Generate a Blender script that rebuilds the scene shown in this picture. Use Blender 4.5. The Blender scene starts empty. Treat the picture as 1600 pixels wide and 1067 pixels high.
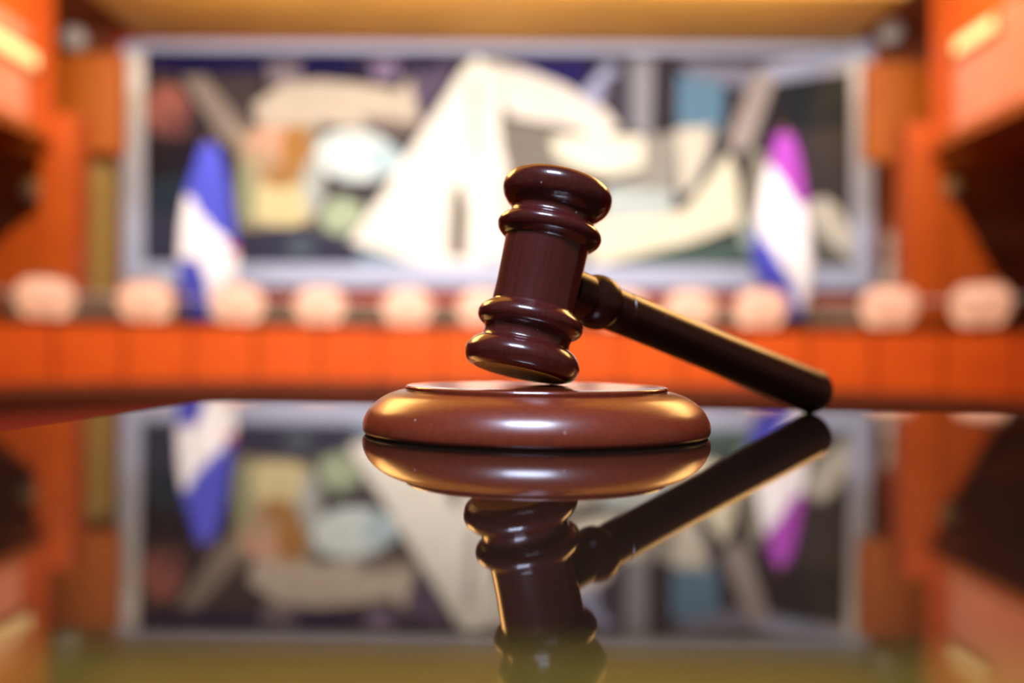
import bpy, bmesh, math, random
from mathutils import Vector, Matrix
random.seed(7)
C = bpy.context.scene.collection
S = bpy.context.scene

# ------------------------------------------------------------------ camera
F = 1555.0                                   # focal length in pixels (35 mm on a 36 mm sensor)
TZ = 0.76                                    # table top height
CZ = TZ + 0.0268                             # lens height
ROLL = 0.0105
HOR = 537.5                                  # row of the horizon at mid picture
cam = bpy.data.cameras.new('camera'); cam_o = bpy.data.objects.new('camera', cam); C.objects.link(cam_o)
cam.sensor_width = 36; cam.lens = 35; cam.clip_start = 0.005; cam.clip_end = 100
pitch = math.atan((HOR - 533.5) / F)
cam_o.matrix_world = (Matrix.Translation((0, 0, CZ)) @ Matrix.Rotation(math.pi/2 + pitch, 4, 'X')
                      @ Matrix.Rotation(ROLL, 4, 'Z'))
cam.dof.use_dof = True; cam.dof.focus_distance = 0.284; cam.dof.aperture_fstop = 4.9
S.camera = cam_o

def at(px, py, Y):
    """real position, at distance Y, of a spot read off the photograph"""
    dx, dy = px - 800, py - 533.5
    c, s = math.cos(-ROLL), math.sin(-ROLL)
    ux, uy = dx*c - dy*s, dx*s + dy*c
    return Vector((ux * Y / F, Y, CZ + ((HOR - 533.5) - uy) * Y / F))

# ------------------------------------------------------------------ view, world, lights
S.view_settings.view_transform = 'Standard'; S.view_settings.look = 'None'
S.view_settings.gamma = 1; S.view_settings.use_curve_mapping = False
S.view_settings.exposure = 0.0
S.cycles.max_bounces = 8; S.cycles.glossy_bounces = 6; S.cycles.transparent_max_bounces = 12
S.cycles.sample_clamp_indirect = 6.0
try:
    S.cycles.use_denoising = True
except Exception: pass
w = bpy.data.worlds.new('world'); S.world = w; w.use_nodes = True
w.node_tree.nodes['Background'].inputs[0].default_value = (0.55, 0.40, 0.30, 1)
w.node_tree.nodes['Background'].inputs[1].default_value = 0.22

X0 = -0.30                                   # centre line of the chamber

def area(name, loc, target, size, power, color=(1, 1, 1), size_y=None, spread=None):
    l = bpy.data.lights.new(name, 'AREA'); l.energy = power; l.color = color
    l.shape = 'RECTANGLE' if size_y else 'DISK'; l.size = size
    if size_y: l.size_y = size_y
    if spread: l.spread = spread
    o = bpy.data.objects.new(name, l); C.objects.link(o); o.location = loc
    d = Vector(target) - Vector(loc); o.rotation_euler = d.to_track_quat('-Z', 'Y').to_euler()
    return o
def spot(name, loc, target, power, color, angle=60, blend=0.6, r=0.06):
    l = bpy.data.lights.new(name, 'SPOT'); l.energy = power; l.color = color
    l.spot_size = math.radians(angle); l.spot_blend = blend; l.shadow_soft_size = r
    o = bpy.data.objects.new(name, l); C.objects.link(o); o.location = loc
    d = Vector(target) - Vector(loc); o.rotation_euler = d.to_track_quat('-Z', 'Y').to_euler()
    return o

area('mural_wash_light', (X0, 10.8, 5.5), (X0, 16, 3.0), 12.0, 290, (0.84, 0.93, 1.0), 0.4, math.radians(120))
area('desk_light', (X0, 7.0, 6.3), (X0, 12.2, 0.6), 9.5, 540, (1.0, 0.86, 0.76), 1.5, math.radians(90))
area('gallery_light_left', (X0 - 2.5, 9.0, 5.9), (X0 - 6, 11.5, 4.2), 1.6, 80, (1.0, 0.82, 0.55), None, math.radians(100))
area('gallery_light_right', (X0 + 2.5, 9.0, 5.9), (X0 + 6, 11.5, 4.2), 1.6, 68, (1.0, 0.82, 0.62), None, math.radians(100))
area('ceiling_uplight', (X0, 5.5, 5.0), (X0, 6.5, 6.6), 9, 260, (1.0, 0.78, 0.42), 5)
area('soffit_light', (X0, 13.2, 4.9), (X0, 15, 6.0), 10, 55, (1.0, 0.80, 0.50), 0.3)
area('cool_ceiling_light', (-0.13, -0.62, 2.3), (0.0, 0.3, 0.78), 0.68, 58, (0.62, 0.73, 1.0), 0.36)
area('warm_highlight_fill_left', (-1.5, 2.5, 2.2), (0.0, 0.3, 0.78), 1.3, 30, (1.0, 0.52, 0.15), 0.7)  # added out of view for gold highlights on gavel and block, no real lamp
area('warm_highlight_fill_right', (1.6, 2.5, 2.2), (0.0, 0.3, 0.78), 1.3, 24, (1.0, 0.54, 0.17), 0.7)  # added like the left one, for highlights only

# ------------------------------------------------------------------ helpers
def srgb(r, g, b):
    f = lambda v: ((v/255)/12.92 if v/255 <= 0.04045 else (((v/255)+0.055)/1.055)**2.4)
    return (f(r), f(g), f(b), 1)

def mat(name, col, rough=0.5, spec=0.5, coat=0.0, metal=0.0, grain=None, scale=(3, 3, 30), bump=0.0, sheen=0):
    m = bpy.data.materials.new(name); m.use_nodes = True; nt = m.node_tree
    b = nt.nodes['Principled BSDF']
    b.inputs['Base Color'].default_value = col; b.inputs['Roughness'].default_value = rough
    b.inputs['Specular IOR Level'].default_value = spec; b.inputs['Coat Weight'].default_value = coat
    b.inputs['Coat Roughness'].default_value = 0.06; b.inputs['Metallic'].default_value = metal
    tc = nt.nodes.new('ShaderNodeTexCoord'); mp = nt.nodes.new('ShaderNodeMapping')
    mp.inputs['Scale'].default_value = scale
    nz = nt.nodes.new('ShaderNodeTexNoise'); nz.inputs['Scale'].default_value = 1.0; nz.inputs['Detail'].default_value = 6
    nt.links.new(tc.outputs['Object'], mp.inputs[0]); nt.links.new(mp.outputs[0], nz.inputs['Vector'])
    c2 = grain if grain else tuple(v*0.86 for v in col[:3]) + (1,)
    mx = nt.nodes.new('ShaderNodeMix'); mx.data_type = 'RGBA'
    mx.inputs['A'].default_value = c2; mx.inputs['B'].default_value = col
    rp = nt.nodes.new('ShaderNodeMapRange'); rp.inputs['From Min'].default_value = 0.35; rp.inputs['From Max'].default_value = 0.65
    nt.links.new(nz.outputs['Fac'], rp.inputs['Value']); nt.links.new(rp.outputs[0], mx.inputs['Factor'])
    nt.links.new(mx.outputs['Result'], b.inputs['Base Color'])
    if bump:
        bp = nt.nodes.new('ShaderNodeBump'); bp.inputs['Strength'].default_value = bump; bp.inputs['Distance'].default_value = 0.001
        nt.links.new(nz.outputs['Fac'], bp.inputs['Height']); nt.links.new(bp.outputs[0], b.inputs['Normal'])
    return m

def lacquered(name, dark, light, along, rough, coat, speck=0.0):
    """turned hardwood under lacquer, grain along local z, with dents and pale specks"""
    m = mat(name, light, rough, 0.5, coat, grain=dark, scale=(900, 900, along))
    nt = m.node_tree; b = nt.nodes['Principled BSDF']
    tc = nt.nodes.new('ShaderNodeTexCoord')
    big = nt.nodes.new('ShaderNodeTexNoise'); big.inputs['Scale'].default_value = 60; big.inputs['Detail'].default_value = 3
    nt.links.new(tc.outputs['Object'], big.inputs['Vector'])
    bp = nt.nodes.new('ShaderNodeBump'); bp.inputs['Strength'].default_value = 0.25; bp.inputs['Distance'].default_value = 0.0004
    nt.links.new(big.outputs['Fac'], bp.inputs['Height'])
    nt.links.new(bp.outputs[0], b.inputs['Normal']); nt.links.new(bp.outputs[0], b.inputs['Coat Normal'])
    src = b.inputs['Base Color'].links[0].from_socket
    vo = nt.nodes.new('ShaderNodeTexVoronoi'); vo.inputs['Scale'].default_value = 260
    nt.links.new(tc.outputs['Object'], vo.inputs['Vector'])
    ms = nt.nodes.new('ShaderNodeMath'); ms.operation = 'LESS_THAN'; ms.inputs[1].default_value = 0.09
    nt.links.new(vo.outputs['Distance'], ms.inputs[0])
    sel = nt.nodes.new('ShaderNodeTexNoise'); sel.inputs['Scale'].default_value = 110
    nt.links.new(tc.outputs['Object'], sel.inputs['Vector'])
    gt = nt.nodes.new('ShaderNodeMath'); gt.operation = 'GREATER_THAN'; gt.inputs[1].default_value = 0.60
    nt.links.new(sel.outputs['Fac'], gt.inputs[0])
    mu = nt.nodes.new('ShaderNodeMath'); mu.operation = 'MULTIPLY'
    nt.links.new(ms.outputs[0], mu.inputs[0]); nt.links.new(gt.outputs[0], mu.inputs[1])
    m2 = nt.nodes.new('ShaderNodeMath'); m2.operation = 'MULTIPLY'; m2.inputs[1].default_value = speck
    nt.links.new(mu.outputs[0], m2.inputs[0])
    mx = nt.nodes.new('ShaderNodeMix'); mx.data_type = 'RGBA'; mx.inputs['B'].default_value = (0.55, 0.42, 0.36, 1)
    nt.links.new(src, mx.inputs['A']); nt.links.new(m2.outputs[0], mx.inputs['Factor'])
    nt.links.new(mx.outputs['Result'], b.inputs['Base Color'])
    return m

def obj(name, bm, m, parent=None, smooth=False):
    me = bpy.data.meshes.new(name); bmesh.ops.recalc_face_normals(bm, faces=bm.faces); bm.to_mesh(me); bm.free()
    for mm in (m if isinstance(m, (list, tuple)) else [m]): me.materials.append(mm)
    if smooth:
        for p in me.polygons: p.use_smooth = True
    o = bpy.data.objects.new(name, me); C.objects.link(o)
    if parent: o.parent = parent
    return o
def thing(name, label, cat, loc=(0, 0, 0), rz=0, group=None):
    o = bpy.data.objects.new(name, None); C.objects.link(o); o.location = loc; o.rotation_euler = (0, 0, rz)
    o.empty_display_size = 0.05
    o['label'] = label; o['category'] = cat
    if group: o['group'] = group
    return o
def struct(name, bm, m, smooth=False):
    o = obj(name, bm, m, None, smooth); o['kind'] = 'structure'; return o
def box(bm, a, b, mi=0, bevel=0):
    x0, y0, z0 = a; x1, y1, z1 = b
    vs = [bm.verts.new(p) for p in ((x0,y0,z0),(x1,y0,z0),(x1,y1,z0),(x0,y1,z0),(x0,y0,z1),(x1,y0,z1),(x1,y1,z1),(x0,y1,z1))]
    fs = [bm.faces.new([vs[i] for i in q]) for q in ((0,3,2,1),(4,5,6,7),(0,1,5,4),(1,2,6,5),(2,3,7,6),(3,0,4,7))]
    for f in fs: f.material_index = mi
    if bevel:
        es = list({e for f in fs for e in f.edges})
        bmesh.ops.bevel(bm, geom=es, offset=bevel, segments=3, affect='EDGES', profile=0.5)
    return bm
def nb(): return bmesh.new()
def prism(bm, pts, d, mi=0):
    """closed outline (list of Vectors) thickened by the vector d"""
    a = [bm.verts.new(p) for p in pts]; b = [bm.verts.new(Vector(p) + Vector(d)) for p in pts]
    f = [bm.faces.new(a), bm.faces.new(b[::-1])]
    n = len(pts)
    for i in range(n): f.append(bm.faces.new((a[i], b[i], b[(i+1) % n], a[(i+1) % n])))
    for q in f: q.material_index = mi
    return bm
def lathe(bm, prof, seg=96, M=Matrix.Identity(4)):
    rings = []
    for r, z in prof:
        if r < 1e-7: rings.append([bm.verts.new(M @ Vector((0, 0, z)))])
        else: rings.append([bm.verts.new(M @ Vector((r*math.cos(2*math.pi*i/seg), r*math.sin(2*math.pi*i/seg), z))) for i in range(seg)])
    for a, b in zip(rings, rings[1:]):
        for i in range(seg):
            j = (i+1) % seg
            if len(a) == 1 and len(b) == 1: continue
            if len(a) == 1: bm.faces.new((a[0], b[i], b[j]))
            elif len(b) == 1: bm.faces.new((a[i], a[j], b[0]))
            else: bm.faces.new((a[i], a[j], b[j], b[i]))
    return bm
def smooth_prof(ctrl, n=8):
    """Catmull-Rom through (r, z); a point given a third value True is a sharp corner"""
    out = []; runs = []; cur = []
    for p in ctrl:
        cur.append(p[:2])
        if len(p) > 2 and p[2] and len(cur) > 1: runs.append(cur); cur = [p[:2]]
    if len(cur) > 1: runs.append(cur)
    for run in runs:
        P = [run[0]] + run + [run[-1]]
        for i in range(1, len(P)-2):
            p0, p1, p2, p3 = P[i-1], P[i], P[i+1], P[i+2]
            for k in range(n):
                t = k/n
                out.append(tuple(0.5*((2*p1[a]) + (-p0[a]+p2[a])*t + (2*p0[a]-5*p1[a]+4*p2[a]-p3[a])*t*t + (-p0[a]+3*p1[a]-3*p2[a]+p3[a])*t**3) for a in (0, 1)))
    out.append(ctrl[-1][:2])
    return [(max(r, 0), z) for r, z in out]
def auto_smooth(o, deg=40):
    me = o.data
    bm = bmesh.new(); bm.from_mesh(me)
    for e in bm.edges:
        if len(e.link_faces) == 2 and e.calc_face_angle(0) > math.radians(deg): e.smooth = False
    for f in bm.faces: f.smooth = True
    bm.to_mesh(me); bm.free()

# ------------------------------------------------------------------ materials
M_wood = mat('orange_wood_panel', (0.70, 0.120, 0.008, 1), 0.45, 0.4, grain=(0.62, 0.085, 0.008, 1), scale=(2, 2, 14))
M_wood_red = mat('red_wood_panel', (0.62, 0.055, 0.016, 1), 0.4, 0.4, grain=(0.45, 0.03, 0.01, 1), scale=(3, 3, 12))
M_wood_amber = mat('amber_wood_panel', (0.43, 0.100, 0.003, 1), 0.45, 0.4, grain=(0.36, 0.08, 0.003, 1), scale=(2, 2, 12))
M_salmon = mat('lit_gallery_panel', (0.88, 0.31, 0.17, 1), 0.5, 0.4, scale=(3, 3, 8))  # light falling on the fascia is put into this salmon colour
M_pillar = mat('deep_orange_wood', (0.47, 0.076, 0.003, 1), 0.45, 0.4, grain=(0.40, 0.06, 0.003, 1), scale=(2, 2, 14))
M_counter = mat('grey_brown_stone', (0.24, 0.15, 0.10, 1), 0.5, 0.4, grain=(0.17, 0.10, 0.06, 1), scale=(4, 4, 4))
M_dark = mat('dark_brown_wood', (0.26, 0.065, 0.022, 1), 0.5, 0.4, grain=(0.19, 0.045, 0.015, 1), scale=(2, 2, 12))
M_step = mat('brown_step_wood', (0.075, 0.014, 0.003, 1), 0.6, 0.2, grain=(0.05, 0.010, 0.003, 1), scale=(1, 1, 20))
M_tan = mat('tan_soffit', (0.85, 0.46, 0.095, 1), 0.6, 0.2, scale=(1, 1, 1))
M_carpet = mat('rust_carpet', (0.22, 0.030, 0.012, 1), 0.95, 0.1, scale=(40, 40, 40))
M_floor = mat('hall_floor', (0.17, 0.018, 0.006, 1), 0.85, 0.2, scale=(20, 20, 20))
M_black = mat('black_edge', (0.02, 0.012, 0.010, 1), 0.35, 0.4)
M_groove = mat('dark_groove_wood', (0.22, 0.035, 0.008, 1), 0.6, 0.2)  # darker wood showing in the joints between the front panels
M_frame = mat('pale_frame', (0.50, 0.54, 0.70, 1), 0.5, 0.3)
M_beige = mat('beige_column', (0.42, 0.26, 0.07, 1), 0.6, 0.2)
M_orb = mat('white_housing', (0.72, 0.68, 0.66, 1), 0.35, 0.5)
M_metal = mat('grey_metal', (0.35, 0.34, 0.34, 1), 0.35, 0.5, metal=0.8)
M_chair = mat('salmon_leather', (1.0, 0.64, 0.48, 1), 0.4, 0.5, scale=(12, 12, 12))
M_vase = mat('pale_glaze', (0.55, 0.58, 0.50, 1), 0.3, 0.5)

M_glass = bpy.data.materials.new('smoked_glass'); M_glass.use_nodes = True
nt = M_glass.node_tree; nt.nodes.clear()
_o = nt.nodes.new('ShaderNodeOutputMaterial'); _t = nt.nodes.new('ShaderNodeBsdfTransparent'); _g = nt.nodes.new('ShaderNodeBsdfGlossy')
_f = nt.nodes.new('ShaderNodeFresnel'); _m = nt.nodes.new('ShaderNodeMixShader'); _f.inputs[0].default_value = 1.45
_n = nt.nodes.new('ShaderNodeTexNoise'); _n.inputs['Scale'].default_value = 3
_r = nt.nodes.new('ShaderNodeMix'); _r.data_type = 'RGBA'; _r.inputs['A'].default_value = (0.86, 0.84, 0.82, 1); _r.inputs['B'].default_value = (0.92, 0.90, 0.88, 1)
nt.links.new(_n.outputs['Fac'], _r.inputs['Factor']); nt.links.new(_r.outputs['Result'], _t.inputs[0])
_g.inputs['Roughness'].default_value = 0.05
nt.links.new(_f.outputs[0], _m.inputs[0]); nt.links.new(_t.outputs[0], _m.inputs[1]); nt.links.new(_g.outputs[0], _m.inputs[2]); nt.links.new(_m.outputs[0], _o.inputs[0])

# ------------------------------------------------------------------ chamber shell
bm = nb(); box(bm, (-11, -6, -0.1), (11, 17, 0.0)); struct('floor', bm, M_floor)
bm = nb(); box(bm, (-9.5, 16.1, 0), (9.5, 16.3, 6.6)); struct('wall_back', bm, M_wood_red)
bm = nb(); box(bm, (X0-9.2, 2, 0), (X0-9.0, 16.1, 6.6)); struct('wall_left', bm, M_dark)
bm = nb(); box(bm, (X0+9.0, 2, 0), (X0+9.2, 16.1, 6.6)); struct('wall_right', bm, M_dark)
bm = nb(); box(bm, (-9.5, 2.0, 6.6), (9.5, 16.3, 6.75)); struct('ceiling', bm, M_tan)
# lowered soffit over the platform, with its lit front lip
zs = 5.66
bm = nb(); box(bm, (X0-5.72, 13.7, zs), (X0+5.72, 16.1, zs+0.35)); struct('trim_1', bm, M_tan)

CX, CY, R0 = -0.5, 6.1, 6.0
def arc_pt(r, a, z): return Vector((CX + r*math.sin(a), CY + r*math.cos(a), z))
def arc_prism(bm, r0, r1, z0, z1, a0, a1, n, mi=0):
    for k in range(n):
        b0, b1 = a0 + (a1-a0)*k/n, a0 + (a1-a0)*(k+1)/n
        pts = [[arc_pt(r, a, z) for r, a, z in ((r0,b,z0),(r1,b,z0),(r1,b,z1),(r0,b,z1))] for b in (b0, b1)]
        if k == 0:
            prev = [bm.verts.new(p) for p in pts[0]]; f = bm.faces.new(prev); f.material_index = mi
        cur = [bm.verts.new(p) for p in pts[1]]
        for i in range(4):
            f = bm.faces.new((prev[i], prev[(i+1)%4], cur[(i+1)%4], cur[i])); f.material_index = mi
        prev = cur
    f = bm.faces.new(prev[::-1]); f.material_index = mi
    return bm
# raised platform: curved riser and floor
AW = math.radians(72)
bm = nb()
n = 48; inner = [arc_pt(R0-0.12, -AW + 2*AW*k/n, 0) for k in range(n+1)]
outer = [Vector((X0+8.95, inner[-1].y, 0)), Vector((X0+8.95, 16.05, 0)), Vector((X0-8.95, 16.05, 0)), Vector((X0-8.95, inner[0].y, 0))]
prism(bm, inner + outer, (0, 0, 0.25)); struct('trim_2', bm, M_step)

# side galleries
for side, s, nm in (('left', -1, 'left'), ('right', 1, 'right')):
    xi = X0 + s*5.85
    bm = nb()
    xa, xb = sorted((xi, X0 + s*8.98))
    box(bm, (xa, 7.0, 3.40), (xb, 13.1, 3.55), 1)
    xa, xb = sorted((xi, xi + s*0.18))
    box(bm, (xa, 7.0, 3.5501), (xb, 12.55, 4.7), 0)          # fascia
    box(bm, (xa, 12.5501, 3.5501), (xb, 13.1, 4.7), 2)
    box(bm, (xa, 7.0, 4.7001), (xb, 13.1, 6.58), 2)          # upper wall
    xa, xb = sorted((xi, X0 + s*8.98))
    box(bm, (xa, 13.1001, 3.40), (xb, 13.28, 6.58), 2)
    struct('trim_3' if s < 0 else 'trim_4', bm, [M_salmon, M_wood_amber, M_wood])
    # bulkhead beside the mural
    xa, xb = sorted((X0 + s*5.42, X0 + s*7.6))
    bm = nb(); box(bm, (xa, 14.5, 3.52), (xb, 14.7, 4.95)); struct('trim_5' if s < 0 else 'trim_6', bm, M_wood_amber)
    # pillar under the gallery
    xa, xb = sorted((X0 + s*5.56, X0 + s*6.04))
    bm = nb(); box(bm, (xa, 13.30, 0.25), (xb, 13.75, 3.8)); struct('trim_7' if s < 0 else 'trim_8', bm, M_pillar)
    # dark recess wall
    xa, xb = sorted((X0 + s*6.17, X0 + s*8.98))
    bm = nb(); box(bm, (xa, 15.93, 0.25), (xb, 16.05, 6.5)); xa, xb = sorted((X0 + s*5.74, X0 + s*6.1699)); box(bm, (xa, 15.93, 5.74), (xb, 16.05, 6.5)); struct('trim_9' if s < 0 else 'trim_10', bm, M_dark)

# added sloping panels, shaped as pools of light beside the pillars
def light_pool(label, pts):
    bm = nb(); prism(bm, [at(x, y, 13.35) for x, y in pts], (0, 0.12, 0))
    o = obj('light_pool_panel', bm, M_pillar); o['label'] = label; o['category'] = 'light_pool'; return o
light_pool('added orange panel shaped as the pool of light left of the left pillar', [(74, 290), (60, 330), (-60, 420), (-60, 584), (74, 584)])
light_pool('added orange panel shaped as the pool of light right of the right pillar', [(1476, 300), (1500, 330), (1560, 440), (1590, 602), (1476, 602)])

# lit windows high on the gallery walls
def gallery_window(label, s, y0, y1, z0, z1):
    t = thing('gallery_window', label, 'window', (X0 + s*5.85, (y0+y1)/2, z0))
    bm = nb(); x = sorted((0, -s*0.05)); box(bm, (x[0], -(y1-y0)/2, 0), (x[1], (y1-y0)/2, z1-z0)); obj('frame', bm, M_wood_amber, t)
    bm = nb(); x = sorted((-s*0.055, -s*0.06)); box(bm, (x[0], -(y1-y0)/2+0.06, 0.06), (x[1], (y1-y0)/2-0.06, z1-z0-0.06))
    m = bpy.data.materials.new('lit_pane'); m.use_nodes = True; b = m.node_tree.nodes['Principled BSDF']
    b.inputs['Base Color'].default_value = (0.8, 0.6, 0.3, 1); b.inputs['Emission Color'].default_value = (1, 0.62, 0.22, 1); b.inputs['Emission Strength'].default_value = 1.0
    n = m.node_tree.nodes.new('ShaderNodeTexNoise'); n.inputs['Scale'].default_value = 2
    m.node_tree.links.new(n.outputs['Fac'], b.inputs['Roughness'])
    obj('pane', bm, m, t)
gallery_window('pale yellow lit window high on the left gallery wall', -1, 10.8, 12.75, 4.17, 4.47)
gallery_window('pale yellow lit window high on the right gallery wall', 1, 11.35, 12.5, 4.40, 4.68)

# beige column left of the mural, with a capital
c = at(151, 460, 15.0)
t = thing('beige_column', 'beige square column in the niche left of the mural', 'column', (c.x, 15.0, 0.25))
bm = nb(); box(bm, (-0.24, -0.2, 0.12), (0.24, 0.2, 3.1), bevel=0.01); obj('shaft', bm, M_beige, t)
bm = nb(); box(bm, (-0.27, -0.23, 0), (0.27, 0.23, 0.12), bevel=0.01); obj('plinth', bm, M_beige, t)
bm = nb(); box(bm, (-0.27, -0.23, 3.1), (0.27, 0.23, 3.22), bevel=0.01); obj('capital', bm, M_beige, t)

# ------------------------------------------------------------------ mural
YM = 15.98
mt = thing('mural', 'wide abstract painting in a pale frame on the back wall', 'painting', (X0, YM, 1.6))
mt_inv = Matrix.Translation((-X0, -YM, -1.6))
pal = {}; mlist = []
def pm(c):
    if c not in pal:
        l = [v**1.28 for v in srgb(*c)[:3]]; k = 0.92
        m = mat('paint', (l[0]*k, l[1]*k, l[2]*k, 1), 0.75, 0.15, scale=(4, 4, 4)); pal[c] = len(mlist); mlist.append(m)
    return pal[c]
canvas = nb()
lay = [0]
def flat(pts, c):
    lay[0] += 1
    vs = [canvas.verts.new(mt_inv @ at(x, y, YM - 0.0004*lay[0] - 0.001)) for x, y in pts]
    f = canvas.faces.new(vs); f.material_index = pm(c)
def ell(cx, cy, rx, ry, c, rot=0):
    q = [(rx*math.cos(2*math.pi*i/28), ry*math.sin(2*math.pi*i/28)) for i in range(28)]
    r = math.radians(rot)
    flat([(cx + x*math.cos(r) - y*math.sin(r), cy + x*math.sin(r) + y*math.cos(r)) for x, y in q], c)
bgp = [(218, 78), (1334, 90), (1334, 424), (218, 412)]
prism(canvas, [mt_inv @ at(x, y, YM) for x, y in bgp], (0, 0.05, 0), pm((72, 63, 70)))
flat([(222,84),(560,87),(545,118),(380,112),(225,112)], (36,26,96))
flat([(560,90),(720,90),(700,118),(560,120)], (60,48,92))
ell(262,172,36,40,(150,106,106)); ell(275,200,22,22,(120,84,88))
flat([(225,215),(300,215),(330,300),(225,300)], (52,44,56))
flat([(225,285),(300,270),(300,330),(225,350)], (58,72,86))
flat([(285,120),(320,118),(390,205),(372,240),(345,215)], (172,158,146))
flat([(330,120),(400,110),(420,190),(385,200)], (96,84,84))
flat([(395,165),(440,132),(500,125),(570,132),(622,142),(650,112),(672,150),(655,192),(600,186),(560,200),(500,192),(450,205),(405,195)], (222,210,192))
flat([(415,98),(470,95),(468,130),(420,132)], (156,144,150))
flat([(578,95),(625,95),(618,124),(585,124)], (165,148,175))
flat([(560,180),(660,190),(640,215),(590,205)], (150,138,130))
flat([(370,200),(500,195),(500,350),(375,360)], (176,164,140))
ell(430,225,48,28,(232,190,164)); ell(462,235,24,42,(196,150,92)); ell(405,265,32,36,(205,180,150))
ell(440,318,52,36,(232,220,176)); ell(385,300,16,54,(176,178,146)); ell(440,275,26,20,(190,150,100))
ell(490,290,18,46,(200,204,196)); ell(502,240,12,20,(130,126,110))
flat([(495,320),(560,290),(600,270),(585,330),(530,380),(490,370)], (128,128,124))
ell(556,243,64,40,(234,244,240),6); ell(535,335,34,28,(196,208,178),-30); ell(600,250,30,24,(205,225,228))
flat([(555,292),(605,276),(590,300),(570,318),(540,315)], (84,78,84))
flat([(225,330),(300,330),(365,372),(430,352),(500,360),(575,388),(640,412),(640,418),(225,412)], (80,80,100))
ell(470,385,24,14,(110,122,130))
flat([(560,396),(650,408),(650,420),(560,418)], (150,180,196))
flat([(545,378),(600,300),(640,235),(690,160),(725,105),(745,88),(768,105),(785,190),(795,300),(800,416),(660,414)], (255,252,240))
flat([(640,120),(715,95),(690,145),(655,185)], (120,108,130))
flat([(705,300),(722,280),(732,330),(728,404),(700,400)], (142,132,118)); flat([(733,130),(748,128),(752,250),(738,250)], (206,200,196))
flat([(752,400),(800,400),(800,412),(752,412)], (200,204,210))
flat([(800,90),(930,92),(905,140),(850,128),(800,112)], (58,50,118))
flat([(765,96),(830,112),(880,132),(945,170),(968,198),(940,216),(880,196),(800,182),(775,150)], (246,240,230))
flat([(778,184),(850,196),(920,216),(920,260),(860,275),(800,290),(785,240)], (150,144,134))
flat([(780,290),(870,275),(940,300),(930,400),(800,415)], (208,204,190))
flat([(905,150),(948,98),(968,108),(928,170)], (190,194,222))
flat([(940,130),(990,95),(985,205),(960,190)], (96,92,104))
flat([(862,216),(930,210),(1006,214),(1008,262),(950,276),(900,262),(866,240)], (255,250,230))
flat([(985,90),(1022,90),(1017,215),(988,205)], (172,172,178)); flat([(1025,92),(1058,92),(1056,190),(1024,190)], (82,74,82))
flat([(1005,215),(1060,205),(1055,290),(1010,330),(960,330),(955,290),(1005,270)], (176,172,162))
flat([(1058,118),(1134,112),(1128,200),(1058,196)], (126,160,182)); flat([(1060,96),(1180,102),(1168,140),(1078,118)], (158,158,174))
flat([(1058,200),(1115,198),(1098,290),(1062,306)], (232,226,210)); flat([(1128,200),(1140,206),(1078,330),(1066,322)], (108,108,112))
flat([(930,340),(1000,330),(1070,330),(1120,262),(1140,238),(1152,280),(1158,350),(1080,378),(960,408),(925,414)], (250,245,220))
flat([(945,292),(1055,300),(1045,338),(940,345)], (206,216,212))
flat([(1180,110),(1216,112),(1174,232),(1146,240),(1138,212)], (192,182,176)); flat([(1182,104),(1230,92),(1332,84),(1332,110),(1214,128)], (196,200,220))
flat([(1216,132),(1332,116),(1332,200),(1240,210)], (62,66,72)); flat([(1240,205),(1332,200),(1332,330),(1262,310)], (90,84,86))
flat([(1175,235),(1200,240),(1180,380),(1160,380)], (176,172,156))
flat([(960,414),(1060,388),(1150,372),(1185,384),(1185,420)], (104,124,116)); flat([(1155,350),(1180,352),(1178,390),(1158,385)], (188,200,190))
flat([(1262,316),(1290,308),(1312,326),(1334,366),(1334,408),(1300,384),(1272,356)], (226,220,206)); flat([(1262,370),(1284,370),(1330,408),(1330,420),(1262,416)], (124,124,116))
obj('canvas', canvas, mlist, mt)
def bar(pts):
    return prism(nb(), [mt_inv @ at(x, y, YM - 0.06) for x, y in pts], (0, 0.12, 0))
obj('frame_side', bar([(190, 66), (224, 66), (224, 447), (190, 447)]), M_frame, mt)
obj('frame_side', bar([(1331, 66), (1366, 66), (1366, 452), (1331, 452)]), M_frame, mt)
obj('frame_top', bar([(224, 64), (1331, 70), (1331, 84), (224, 78)]), M_frame, mt)
obj('frame_bottom', bar([(224, 411), (1331, 417), (1331, 452), (224, 447)]), M_frame, mt)

# ------------------------------------------------------------------ curved desk on the platform
dk = thing('curved_desk', 'long curved orange wooden desk spanning the raised platform', 'desk', (CX, CY, 0.25))
def local(bm):
    bmesh.ops.translate(bm, verts=bm.verts, vec=(-CX, -CY, -0.25)); return bm
NP = 19; AD = math.radians(66)
for k in range(NP):
    a0 = -AD + 2*AD*k/NP; a1 = -AD + 2*AD*(k+1)/NP; g = 0.0030
    obj('front_panel', local(arc_prism(nb(), R0, R0+0.05, 0.34, 0.965, a0+g, a1-g, 4)), M_wood, dk)
obj('carcass', local(arc_prism(nb(), R0+0.051, R0+0.10, 0.2501, 0.985, -AD, AD, 60)), M_groove, dk)
obj('plinth', local(arc_prism(nb(), R0+0.01, R0+0.05, 0.2501, 0.335, -AD, AD, 60)), M_dark, dk)
obj('worktop', local(arc_prism(nb(), R0-0.03, R0+0.62, 0.986, 1.012, -AD, AD, 60)), M_black, dk)
obj('glass_screen', local(arc_prism(nb(), R0+0.01, R0+0.022, 1.013, 1.255, -AD, AD, 60)), M_glass, dk)
obj('screen_rail', local(arc_prism(nb(), R0+0.004, R0+0.028, 1.256, 1.272, -AD, AD, 60)), M_orb, dk)

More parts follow.
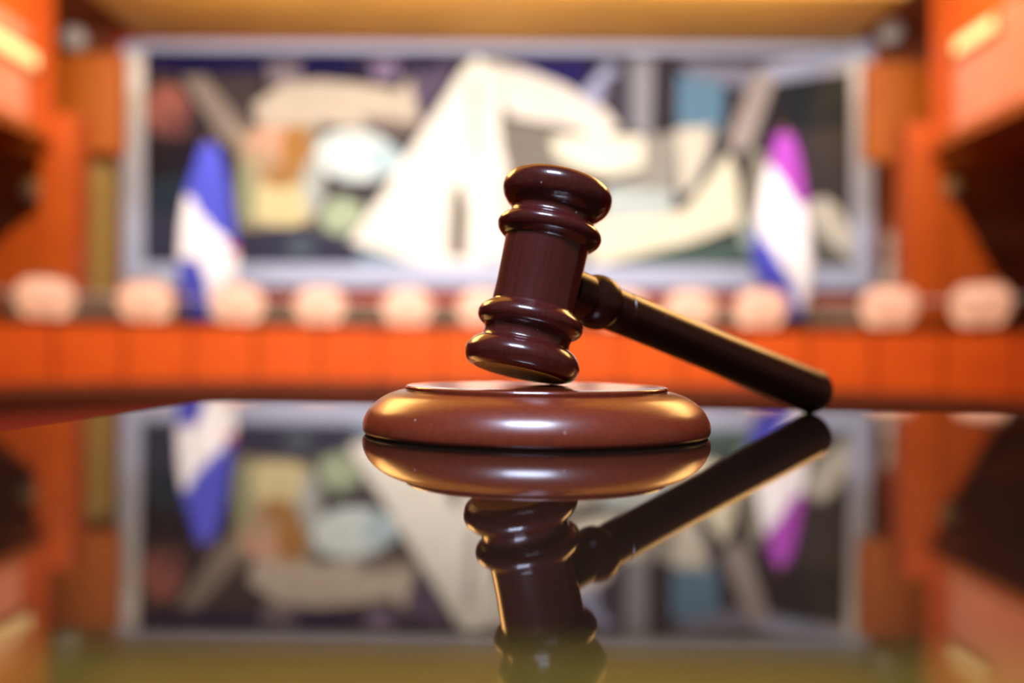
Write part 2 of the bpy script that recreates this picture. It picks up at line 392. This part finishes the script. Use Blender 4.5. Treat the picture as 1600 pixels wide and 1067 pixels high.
# ------------------------------------------------------------------ chairs behind the desk
def chair(label):
    t = thing('conference_chair', label, 'chair', group='salmon chairs behind the curved desk')
    bm = nb()                                            # padded, rounded backrest; local -y faces the hall
    W, n, m = 0.33, 14, 18
    def cell(u, v, side):                                # oval pad, dished towards the sitter
        a = math.pi*(v-0.5)
        x = W*math.copysign(abs(math.cos(a))**0.8, 1)*math.sin(u*math.pi/2)
        z = 1.02 + 0.265*math.copysign(abs(math.sin(a))**1.0, a)
        edge = math.cos(a)**0.6*abs(math.cos(u*math.pi/2))**0.6 if abs(u) < 0.999 and 0.001 < v < 0.999 else 0
        return Vector((x, 0.05*v + 0.055*(-side)*edge - 0.10*abs(u)**2, z))
    for side in (1, -1):
        g = [[bm.verts.new(cell(-1 + 2*i/n, j/m, side)) for i in range(n+1)] for j in range(m+1)]
        for j in range(m):
            for i in range(n): bm.faces.new((g[j][i], g[j][i+1], g[j+1][i+1], g[j+1][i]))
    bmesh.ops.remove_doubles(bm, verts=bm.verts, dist=0.0005)
    b = obj('backrest', bm, M_chair, t, True); b.location = (0, 0.28, 0)
    bm = nb(); box(bm, (-0.05, 0.27, 0.40), (0.05, 0.30, 0.85), bevel=0.01); obj('back_support', bm, M_metal, t)
    bm = nb(); box(bm, (-0.27, -0.27, 0.38), (0.27, 0.26, 0.48), bevel=0.035); obj('seat', bm, M_chair, t, True)
    for s in (-1, 1):
        bm = nb(); box(bm, (s*0.30-0.03, -0.2, 0.60), (s*0.30+0.03, 0.2, 0.64), bevel=0.012)
        box(bm, (s*0.30-0.02, 0.0, 0.42), (s*0.30+0.02, 0.05, 0.60)); obj('armrest', bm, M_dark, t)
    bm = nb(); lathe(bm, [(0, 0.05), (0.035, 0.05), (0.03, 0.38), (0, 0.38)], 20); obj('gas_column', bm, M_metal, t, True)
    for k in range(5):
        bm = nb(); a = k*2*math.pi/5
        d = Vector((math.cos(a), math.sin(a), 0)); q = Vector((-d.y, d.x, 0))*0.02
        prism(bm, [d*0.02+q+Vector((0,0,0.05)), d*0.02-q+Vector((0,0,0.05)), d*0.28-q*0.7+Vector((0,0,0.05)), d*0.28+q*0.7+Vector((0,0,0.05))], (0, 0, 0.035))
        leg = obj('leg', bm, M_metal, t)
        bm = nb(); lathe(bm, [(0, -0.012), (0.022, -0.012), (0.025, 0), (0.022, 0.012), (0, 0.012)], 16, Matrix.Translation(d*0.27 + Vector((0, 0, 0.025))) @ Matrix.Rotation(a, 4, 'Z') @ Matrix.Rotation(math.pi/2, 4, 'X'))
        obj('caster', bm, M_black, leg, True)
    return t
proto = chair('')
def copy_tree(o, parent=None):
    c = o.copy(); C.objects.link(c); c.parent = parent
    for ch in list(o.children): copy_tree(ch, c)
    return c
chair_px = [(80, 'first salmon chair from the left end of the curved desk'),
            (234, 'salmon chair just left of the blue and white flag'),
            (376, 'salmon chair just right of the blue and white flag'),
            (502, 'fourth salmon chair from the left end of the curved desk'),
            (636, 'fifth salmon chair from the left end, left of the gavel head'),
            (752, 'salmon chair partly hidden by the left side of the gavel head'),
            (868, 'salmon chair hidden behind the gavel head'),
            (966, 'salmon chair behind the collar of the gavel handle'),
            (1072, 'salmon chair above the middle of the gavel handle'),
            (1180, 'salmon chair just left of the magenta and blue flag'),
            (1376, 'second salmon chair from the right end of the curved desk'),
            (1516, 'first salmon chair from the right end of the curved desk')]
RC = R0 + 1.0
for i, (px, lab) in enumerate(chair_px):
    k = (px - 800)/F                                   # where the line of sight meets the row of chairs
    A = k*k + 1; B = -2*(k*CX + CY); D_ = CX*CX + CY*CY - RC*RC
    y = (-B + math.sqrt(B*B - 4*A*D_))/(2*A); x = k*y
    o = proto if i == 0 else copy_tree(proto)
    o.location = (x, y, 0.2505); o.rotation_euler = (0, 0, -math.atan2(x-CX, y-CY)); o['label'] = lab

rcn = thing('rear_counter', 'low grey-brown curved counter behind the chairs and the flags', 'counter', (CX, CY, 0.25))
obj('body', local(arc_prism(nb(), 8.95, 9.15, 0.2503, 1.36, -math.radians(42), math.radians(38), 40)), M_counter, rcn)
obj('ledge', local(arc_prism(nb(), 8.91, 9.20, 1.3601, 1.40, -math.radians(42), math.radians(38), 40)), M_counter, rcn)

# ------------------------------------------------------------------ flags
M_blue = mat('blue_cloth', (0.065, 0.075, 0.50, 1), 0.7, 0.2, scale=(30, 30, 30)); M_white = mat('white_cloth', (0.88, 0.87, 0.90, 1), 0.7, 0.2, scale=(30, 30, 30))
M_red = mat('red_cloth', (0.75, 0.03, 0.05, 1), 0.7, 0.2); M_mag = mat('magenta_cloth', (0.38, 0.06, 0.44, 1), 0.7, 0.2, scale=(30, 30, 30)); M_gold = mat('brass', (0.7, 0.45, 0.12, 1), 0.3, 0.5, metal=1)
def flag(label, top, bot, Y, outline, pick, cols):
    """top, bot: photo rows of cloth; outline: (row, left, right) of the hanging cloth"""
    ctop = at((outline[0][1]+outline[0][2])/2, top, Y)
    t = thing('flag', label, 'flag', (ctop.x, Y, 0.25))
    zt = ctop.z - 0.25
    bm = nb(); lathe(bm, [(0, 0), (0.20, 0), (0.20, 0.03), (0.05, 0.06), (0.04, 0.10), (0, 0.10)], 32); obj('base', bm, M_gold, t, True)
    bm = nb(); lathe(bm, [(0, 0.09), (0.016, 0.09), (0.014, zt+0.04), (0, zt+0.04)], 16); obj('pole', bm, M_gold, t, True)
    bm = nb(); lathe(bm, smooth_prof([(0, zt+0.035), (0.02, zt+0.045), (0.025, zt+0.07), (0.012, zt+0.10), (0, zt+0.14)]), 16); obj('finial', bm, M_gold, t, True)
    bm = nb(); nz, na = 60, 72; rows = []
    for j in range(nz+1):
        py = top + (bot-top)*j/nz
        for (y0, l0, r0), (y1, l1, r1) in zip(outline, outline[1:]):
            if y0 <= py <= y1 + 1e-6:
                q = (py-y0)/(y1-y0); l = l0+(l1-l0)*q; r = r0+(r1-r0)*q
        a, b = at(l, py, Y), at(r, py, Y)
        cx, hw, z = (a.x+b.x)/2 - ctop.x, max((b.x-a.x)/2, 0.01), (a.z+b.z)/2 - 0.25
        row = []
        for i in range(na):
            th = 2*math.pi*i/na
            rr = 1 + 0.13*math.sin(7*th + 0.6*j/nz)*min(1, j/12)
            row.append(bm.verts.new((cx + hw*math.cos(th)*rr, 0.55*hw*math.sin(th)*rr, z)))
        rows.append(row)
    for j in range(nz):
        for i in range(na):
            f = bm.faces.new((rows[j][i], rows[j][(i+1)%na], rows[j+1][(i+1)%na], rows[j+1][i]))
            f.material_index = pick(math.cos(2*math.pi*(i+0.5)/na), (j+0.5)/nz)
    bm.faces.new(rows[0]).material_index = pick(0, 0)
    obj('cloth', bm, cols, t, True)
    return t
def pick_l(u, v):
    if v < 0.42 + 0.16*(u): return 0
    if v > 0.66 + 0.42*max(0, u+0.15): return 0
    if u < -0.80 and 0.40 < v < 0.52: return 2
    if u > 0.80 and 0.50 < v < 0.62: return 2
    return 1
def pick_r(u, v):
    if v < 0.30 + 0.14*u: return 0
    if v > 0.56 + 0.36*(u+0.8)/1.3: return 2
    return 1
flag('blue and white flag with red patches draped on a pole left of centre', 226, 497, 13.6,
     [(226,314,338),(250,307,348),(300,292,356),(350,284,362),(400,281,366),(440,282,364),(470,288,350),(497,298,338)], pick_l, [M_blue, M_white, M_red])
flag('magenta, white and blue flag draped on a pole right of centre', 210, 495, 13.6,
     [(210,1212,1238),(240,1206,1248),(300,1193,1257),(350,1184,1262),(400,1178,1266),(430,1184,1266),(470,1208,1260),(495,1222,1254)], pick_r, [M_mag, M_white, M_blue])

# ------------------------------------------------------------------ round wall fittings
def orb(label, px, py, Y, r, back):
    p = at(px, py, Y)
    t = thing('spotlight', label, 'spotlight', p)
    bm = nb(); lathe(bm, smooth_prof([(0, -r), (r*0.7, -r*0.75), (r, -r*0.1), (r*0.9, r*0.5), (r*0.4, r*0.9), (0, r)]), 32, Matrix.Rotation(-math.pi/2, 4, 'X')); obj('housing', bm, M_orb, t, True)
    bm = nb(); d = back - Y; lathe(bm, [(0, r*0.8), (0.03, r*0.8), (0.03, d-0.02), (0.07, d-0.02), (0.07, d), (0, d)], 20, Matrix.Rotation(-math.pi/2, 4, 'X')); obj('bracket', bm, M_metal, t, True)
orb('round pale spotlight in the upper left corner beside the mural', 115, 60, 15.6, 0.19, 15.93)
orb('round pale spotlight in the upper right corner beside the mural', 1392, 50, 15.6, 0.19, 15.93)
orb('round grey spotlight in the dark recess at far left', 50, 297, 15.6, 0.17, 15.93)
orb('round grey spotlight in the dark recess at far right', 1487, 297, 15.6, 0.17, 15.93)
spot('warm_spot_left', (X0-5.0, 14.6, 5.5), (X0-5.95, 16, 4.3), 150, (1.0, 0.55, 0.12), 70)
spot('warm_spot_right', (X0+5.0, 14.6, 5.5), (X0+6.1, 16, 4.3), 150, (1.0, 0.55, 0.12), 70)

p = at(1396, 470, 14.9)
t = thing('floor_vase', 'tall pale grey vase standing in the niche right of the mural', 'vase', (p.x, 14.9, 0.2502))
bm = nb(); lathe(bm, smooth_prof([(0, 0), (0.12, 0, True), (0.16, 0.4), (0.20, 1.0), (0.15, 1.6), (0.09, 1.85), (0.12, 2.22), (0.11, 2.23, True), (0, 2.1)]), 40); obj('body', bm, M_vase, t, True)

# ------------------------------------------------------------------ lacquered table
M_table = bpy.data.materials.new('black_lacquer'); M_table.use_nodes = True
nt = M_table.node_tree; b = nt.nodes['Principled BSDF']
b.inputs['Roughness'].default_value = 0.008; b.inputs['IOR'].default_value = 1.52; b.inputs['Specular IOR Level'].default_value = 0.5
tc = nt.nodes.new('ShaderNodeTexCoord'); mp = nt.nodes.new('ShaderNodeMapping'); mp.inputs['Scale'].default_value = (60, 900, 1); mp.inputs['Rotation'].default_value = (0, 0, 0.08)
nz = nt.nodes.new('ShaderNodeTexNoise'); nz.inputs['Scale'].default_value = 1; nz.inputs['Detail'].default_value = 4
nt.links.new(tc.outputs['Object'], mp.inputs[0]); nt.links.new(mp.outputs[0], nz.inputs['Vector'])
mx = nt.nodes.new('ShaderNodeMix'); mx.data_type = 'RGBA'; mx.inputs['A'].default_value = (0.006, 0.004, 0.003, 1); mx.inputs['B'].default_value = (0.020, 0.012, 0.007, 1)
nt.links.new(nz.outputs['Fac'], mx.inputs['Factor']); nt.links.new(mx.outputs['Result'], b.inputs['Base Color'])
bp = nt.nodes.new('ShaderNodeBump'); bp.inputs['Strength'].default_value = 0.03; bp.inputs['Distance'].default_value = 0.0001
nt.links.new(nz.outputs['Fac'], bp.inputs['Height']); nt.links.new(bp.outputs[0], b.inputs['Normal'])
M_olive = mat('olive_top', (0.085, 0.066, 0.013, 1), 0.06, 0.3, grain=(0.068, 0.054, 0.010, 1), scale=(6, 200, 1))  # olive colour of the near section of the table top

tb = thing('table', 'black lacquered table with a mirror-like top carrying the gavel', 'table', (0, 0, 0))
A_, B_ = Vector((-0.1345, 0.443, 0)), Vector((0.30, 0.408, 0))          # far edge
L_ = Vector((-0.152, 0.24, 0)); dirL = (A_ - L_).normalized()
Lb = A_ - dirL*1.05
Rb = Vector((1.05, 0.408 - 0.75*0.0806, 0)); Rn = Vector((1.05, -0.62, 0))
pts = []
dF = (B_ - A_).normalized(); rr = 0.016
for k in range(9):                                                          # rounded corner
    t_ = k/8; p0 = A_ - dirL*rr; p2 = A_ + dF*rr
    pts.append(p0*(1-t_)**2 + A_*2*t_*(1-t_) + p2*t_**2)
YI = 0.088
xl = lambda y: (A_ + dirL*((y - A_.y)/dirL.y)).x
outl = pts + [Rb, Vector((1.05, YI, 0)), Vector((xl(YI), YI, 0))]
bm = nb(); prism(bm, [p + Vector((0, 0, TZ-0.035)) for p in outl], (0, 0, 0.035))
es = [e for e in bm.edges if abs(e.verts[0].co.z - TZ) < 1e-6 and abs(e.verts[1].co.z - TZ) < 1e-6 and not (abs(e.verts[0].co.y-YI) < 1e-6 and abs(e.verts[1].co.y-YI) < 1e-6)]
bmesh.ops.bevel(bm, geom=es, offset=0.0012, segments=3, affect='EDGES')
o = obj('tabletop', bm, M_table, tb)
bm = nb(); prism(bm, [Vector((xl(YI), YI-0.0002, TZ-0.035)), Vector((1.05, YI-0.0002, TZ-0.035)), Vector((1.05, -0.62, TZ-0.035)), Vector((xl(-0.6), -0.62, TZ-0.035))], (0, 0, 0.035))
o = obj('olive_band', bm, M_olive, tb); o['label'] = 'olive part of the top'
bm = nb(); box(bm, (-0.11, -0.50, TZ-0.115), (0.98, 0.30, TZ-0.0352)); obj('apron', bm, M_dark, tb)
for x, y in ((-0.09, 0.28), (0.94, 0.28), (-0.09, -0.48), (0.94, -0.48)):
    bm = nb(); box(bm, (x-0.03, y-0.03, 0), (x+0.03, y+0.03, TZ-0.12), bevel=0.004); obj('leg', bm, M_dark, tb)

# ------------------------------------------------------------------ sound block
M_block = lacquered('block_lacquer', (0.17, 0.024, 0.009, 1), (0.21, 0.031, 0.010, 1), 60, 0.32, 0.7, 0.7)
M_block.node_tree.nodes['Principled BSDF'].inputs['Coat Roughness'].default_value = 0.22
M_plate = lacquered('plate_lacquer', (0.17, 0.024, 0.009, 1), (0.21, 0.031, 0.010, 1), 60, 0.25, 0.9, 0.7)
M_gavel = lacquered('gavel_lacquer', (0.058, 0.0075, 0.0065, 1), (0.082, 0.010, 0.008, 1), 60, 0.25, 0.85, 0.5)
M_handle = lacquered('handle_lacquer', (0.022, 0.005, 0.003, 1), (0.036, 0.008, 0.004, 1), 60, 0.28, 0.8, 0.4)
M_handle.node_tree.nodes['Principled BSDF'].inputs['Coat Roughness'].default_value = 0.2; M_handle.node_tree.nodes['Principled BSDF'].inputs['Coat Weight'].default_value = 0.2
M_handle.node_tree.nodes['Principled BSDF'].inputs['Specular IOR Level'].default_value = 0.3
M_face = mat('gold_reflection_face', (0.68, 0.38, 0.05, 1), 0.5, 0.25, 0.0, grain=(0.50, 0.26, 0.03, 1), scale=(300, 300, 300))  # golden reflection put into the colour of the striking face
BX, BY = 0.0075, 0.300
sb = thing('sound_block', 'round reddish-brown wooden block lying under the gavel head', 'sound block', (BX, BY, TZ+0.0001))
bm = nb(); lathe(bm, [(0, 0), (0.0508, 0), (0.0508, 0.0004), (0, 0.0004)], 128); obj('felt_pad', bm, M_black, sb)
pr = smooth_prof([(0, 0.00042), (0.0511, 0.00042, True), (0.0517, 0.0014), (0.0516, 0.0036), (0.0508, 0.0057), (0.0495, 0.0077), (0.0474, 0.0097), (0.0446, 0.0114), (0.0418, 0.0124), (0.0400, 0.0128, True), (0.0395, 0.0124), (0.0391, 0.0123, True), (0, 0.0123)], 6)
bm = nb(); lathe(bm, pr, 160); o = obj('base', bm, M_block, sb); auto_smooth(o)
pr = smooth_prof([(0, 0.01233), (0.0389, 0.01233, True), (0.0391, 0.0128), (0.0392, 0.0138, True), (0.0389, 0.0142), (0.0384, 0.0143, True), (0, 0.0143)], 4)
bm = nb(); lathe(bm, pr, 160); o = obj('top_plate', bm, M_plate, sb); auto_smooth(o)

# ------------------------------------------------------------------ gavel
MM = 0.305/F                                            # metres per photo pixel at the gavel head
Mc = at(843, 432.5, 0.305)
Ec = at(1271, 615, 0.403)
Ec.z = TZ + 0.00852
d = (Ec - Mc).normalized()
nrm = Vector((0.205, 0.0, 1.0))
nrm.y = -(d.x*nrm.x + d.z*nrm.z)/d.y; nrm.normalize()
side = nrm.cross(d)
Mhead = Matrix((( d.x, side.x, nrm.x, Mc.x), (d.y, side.y, nrm.y, Mc.y), (d.z, side.z, nrm.z, Mc.z), (0,0,0,1)))
h = 131                                                # half way between the two end beads, in photo pixels
ctrl = [(0, -18.0), (72, -18.0, True), (74, -17.6), (84, -12), (89.5, 1), (88, 11), (80, 22), (71, 28, True), (68.5, 30), (67.5, 40), (69.5, 48, True), (73, 49), (80, 55), (83, 64), (80, 73), (72, 81), (68, 84, True), (65.5, 86, True), (64.8, 114), (65, 137), (65.8, 164), (66.5, 188, True), (68.5, 190, True), (73, 193), (80, 200), (83, 209), (80, 217), (73, 223), (69, 225, True), (67, 229), (67, 235), (70, 240), (77, 247), (84, 256), (87.5, 269), (85, 281), (76, 290.5), (60, 294.5), (0, 296.5)]
prof = [(r*MM, (z-h-2)*MM*1.01) for r, z in smooth_prof(ctrl, 7)]
lo = min((Mhead @ Vector((r*math.cos(a), r*math.sin(a), z))).z for r, z in prof[:60] for a in [i*math.pi/90 for i in range(180)])
print('lowest head z above block top', lo - (TZ+0.0140), 'axis', tuple(nrm), 'handle', tuple(d))
dz = (TZ + 0.01442) - lo
Mhead = Matrix.Translation((0, 0, dz)) @ Mhead
gv = thing('gavel', 'dark mahogany gavel with its head resting on the round block', 'gavel', (Mc.x, Mc.y, TZ+0.0145))
inv = Matrix.Translation((-Mc.x, -Mc.y, -TZ-0.0145))
bm = nb(); lathe(bm, prof, 128); o = obj('head', bm, M_gavel, gv); auto_smooth(o, 35); o.matrix_parent_inverse = Matrix.Identity(4); o.matrix_basis = inv @ Mhead
bm = nb(); lathe(bm, [(0, (-18.05-h-2)*MM*1.01), (72*MM, (-18.05-h-2)*MM*1.01), (71*MM, (-18.6-h-2)*MM*1.01), (0, (-18.8-h-2)*MM*1.01)], 96); o = obj('striking_face', bm, M_face, gv); o.matrix_basis = inv @ Mhead; o['label'] = 'striking face with its golden reflection painted in'
# handle frame: local z runs along the handle
Mc2 = Mc + Vector((0, 0, dz)); d2 = (Ec - Mc2); Lh = d2.length; d2.normalize()
sx = d2.cross(Vector((0, 0, 1))).normalized(); sy = d2.cross(sx)
Mh = Matrix(((sx.x, sy.x, d2.x, Mc2.x), (sx.y, sy.y, d2.y, Mc2.y), (sx.z, sy.z, d2.z, Mc2.z), (0,0,0,1)))
k = 0.001
def hpart(name, c, n=6, label=None):
    bm = nb(); lathe(bm, [(r*k, z*k) for r, z in smooth_prof(c, n)], 96); o = obj(name, bm, M_handle, gv); auto_smooth(o, 35)
    o.matrix_basis = inv @ Mh
    return o
L = Lh*1000
print('handle length mm', L)
hpart('collar', [(0,11.5),(7.4,11.5,True),(7.4,19.2,True),(6.8,19.6),(7.3,20.0,True),(7.6,20.9),(8.4,22.6),(8.9,25.2),(8.7,28.0),(7.8,29.9),(7.3,30.6,True),(0,30.6)])
hpart('handle', [(0,30.65),(7.2,30.65,True),(7.15,36.9,True),(6.8,37.2),(7.15,37.5,True),(7.3,60),(7.7,90),(8.4,120),(8.9,L-8),(8.9,L-4.2,True),(0,L-4.2)])
hpart('end_cap', [(0,L-4.15),(8.7,L-4.15,True),(9.1,L-3.6),(9.25,L-2.2),(9.0,L-0.6),(8.0,L+0.4),(5,L+0.9),(0,L+1.0)])
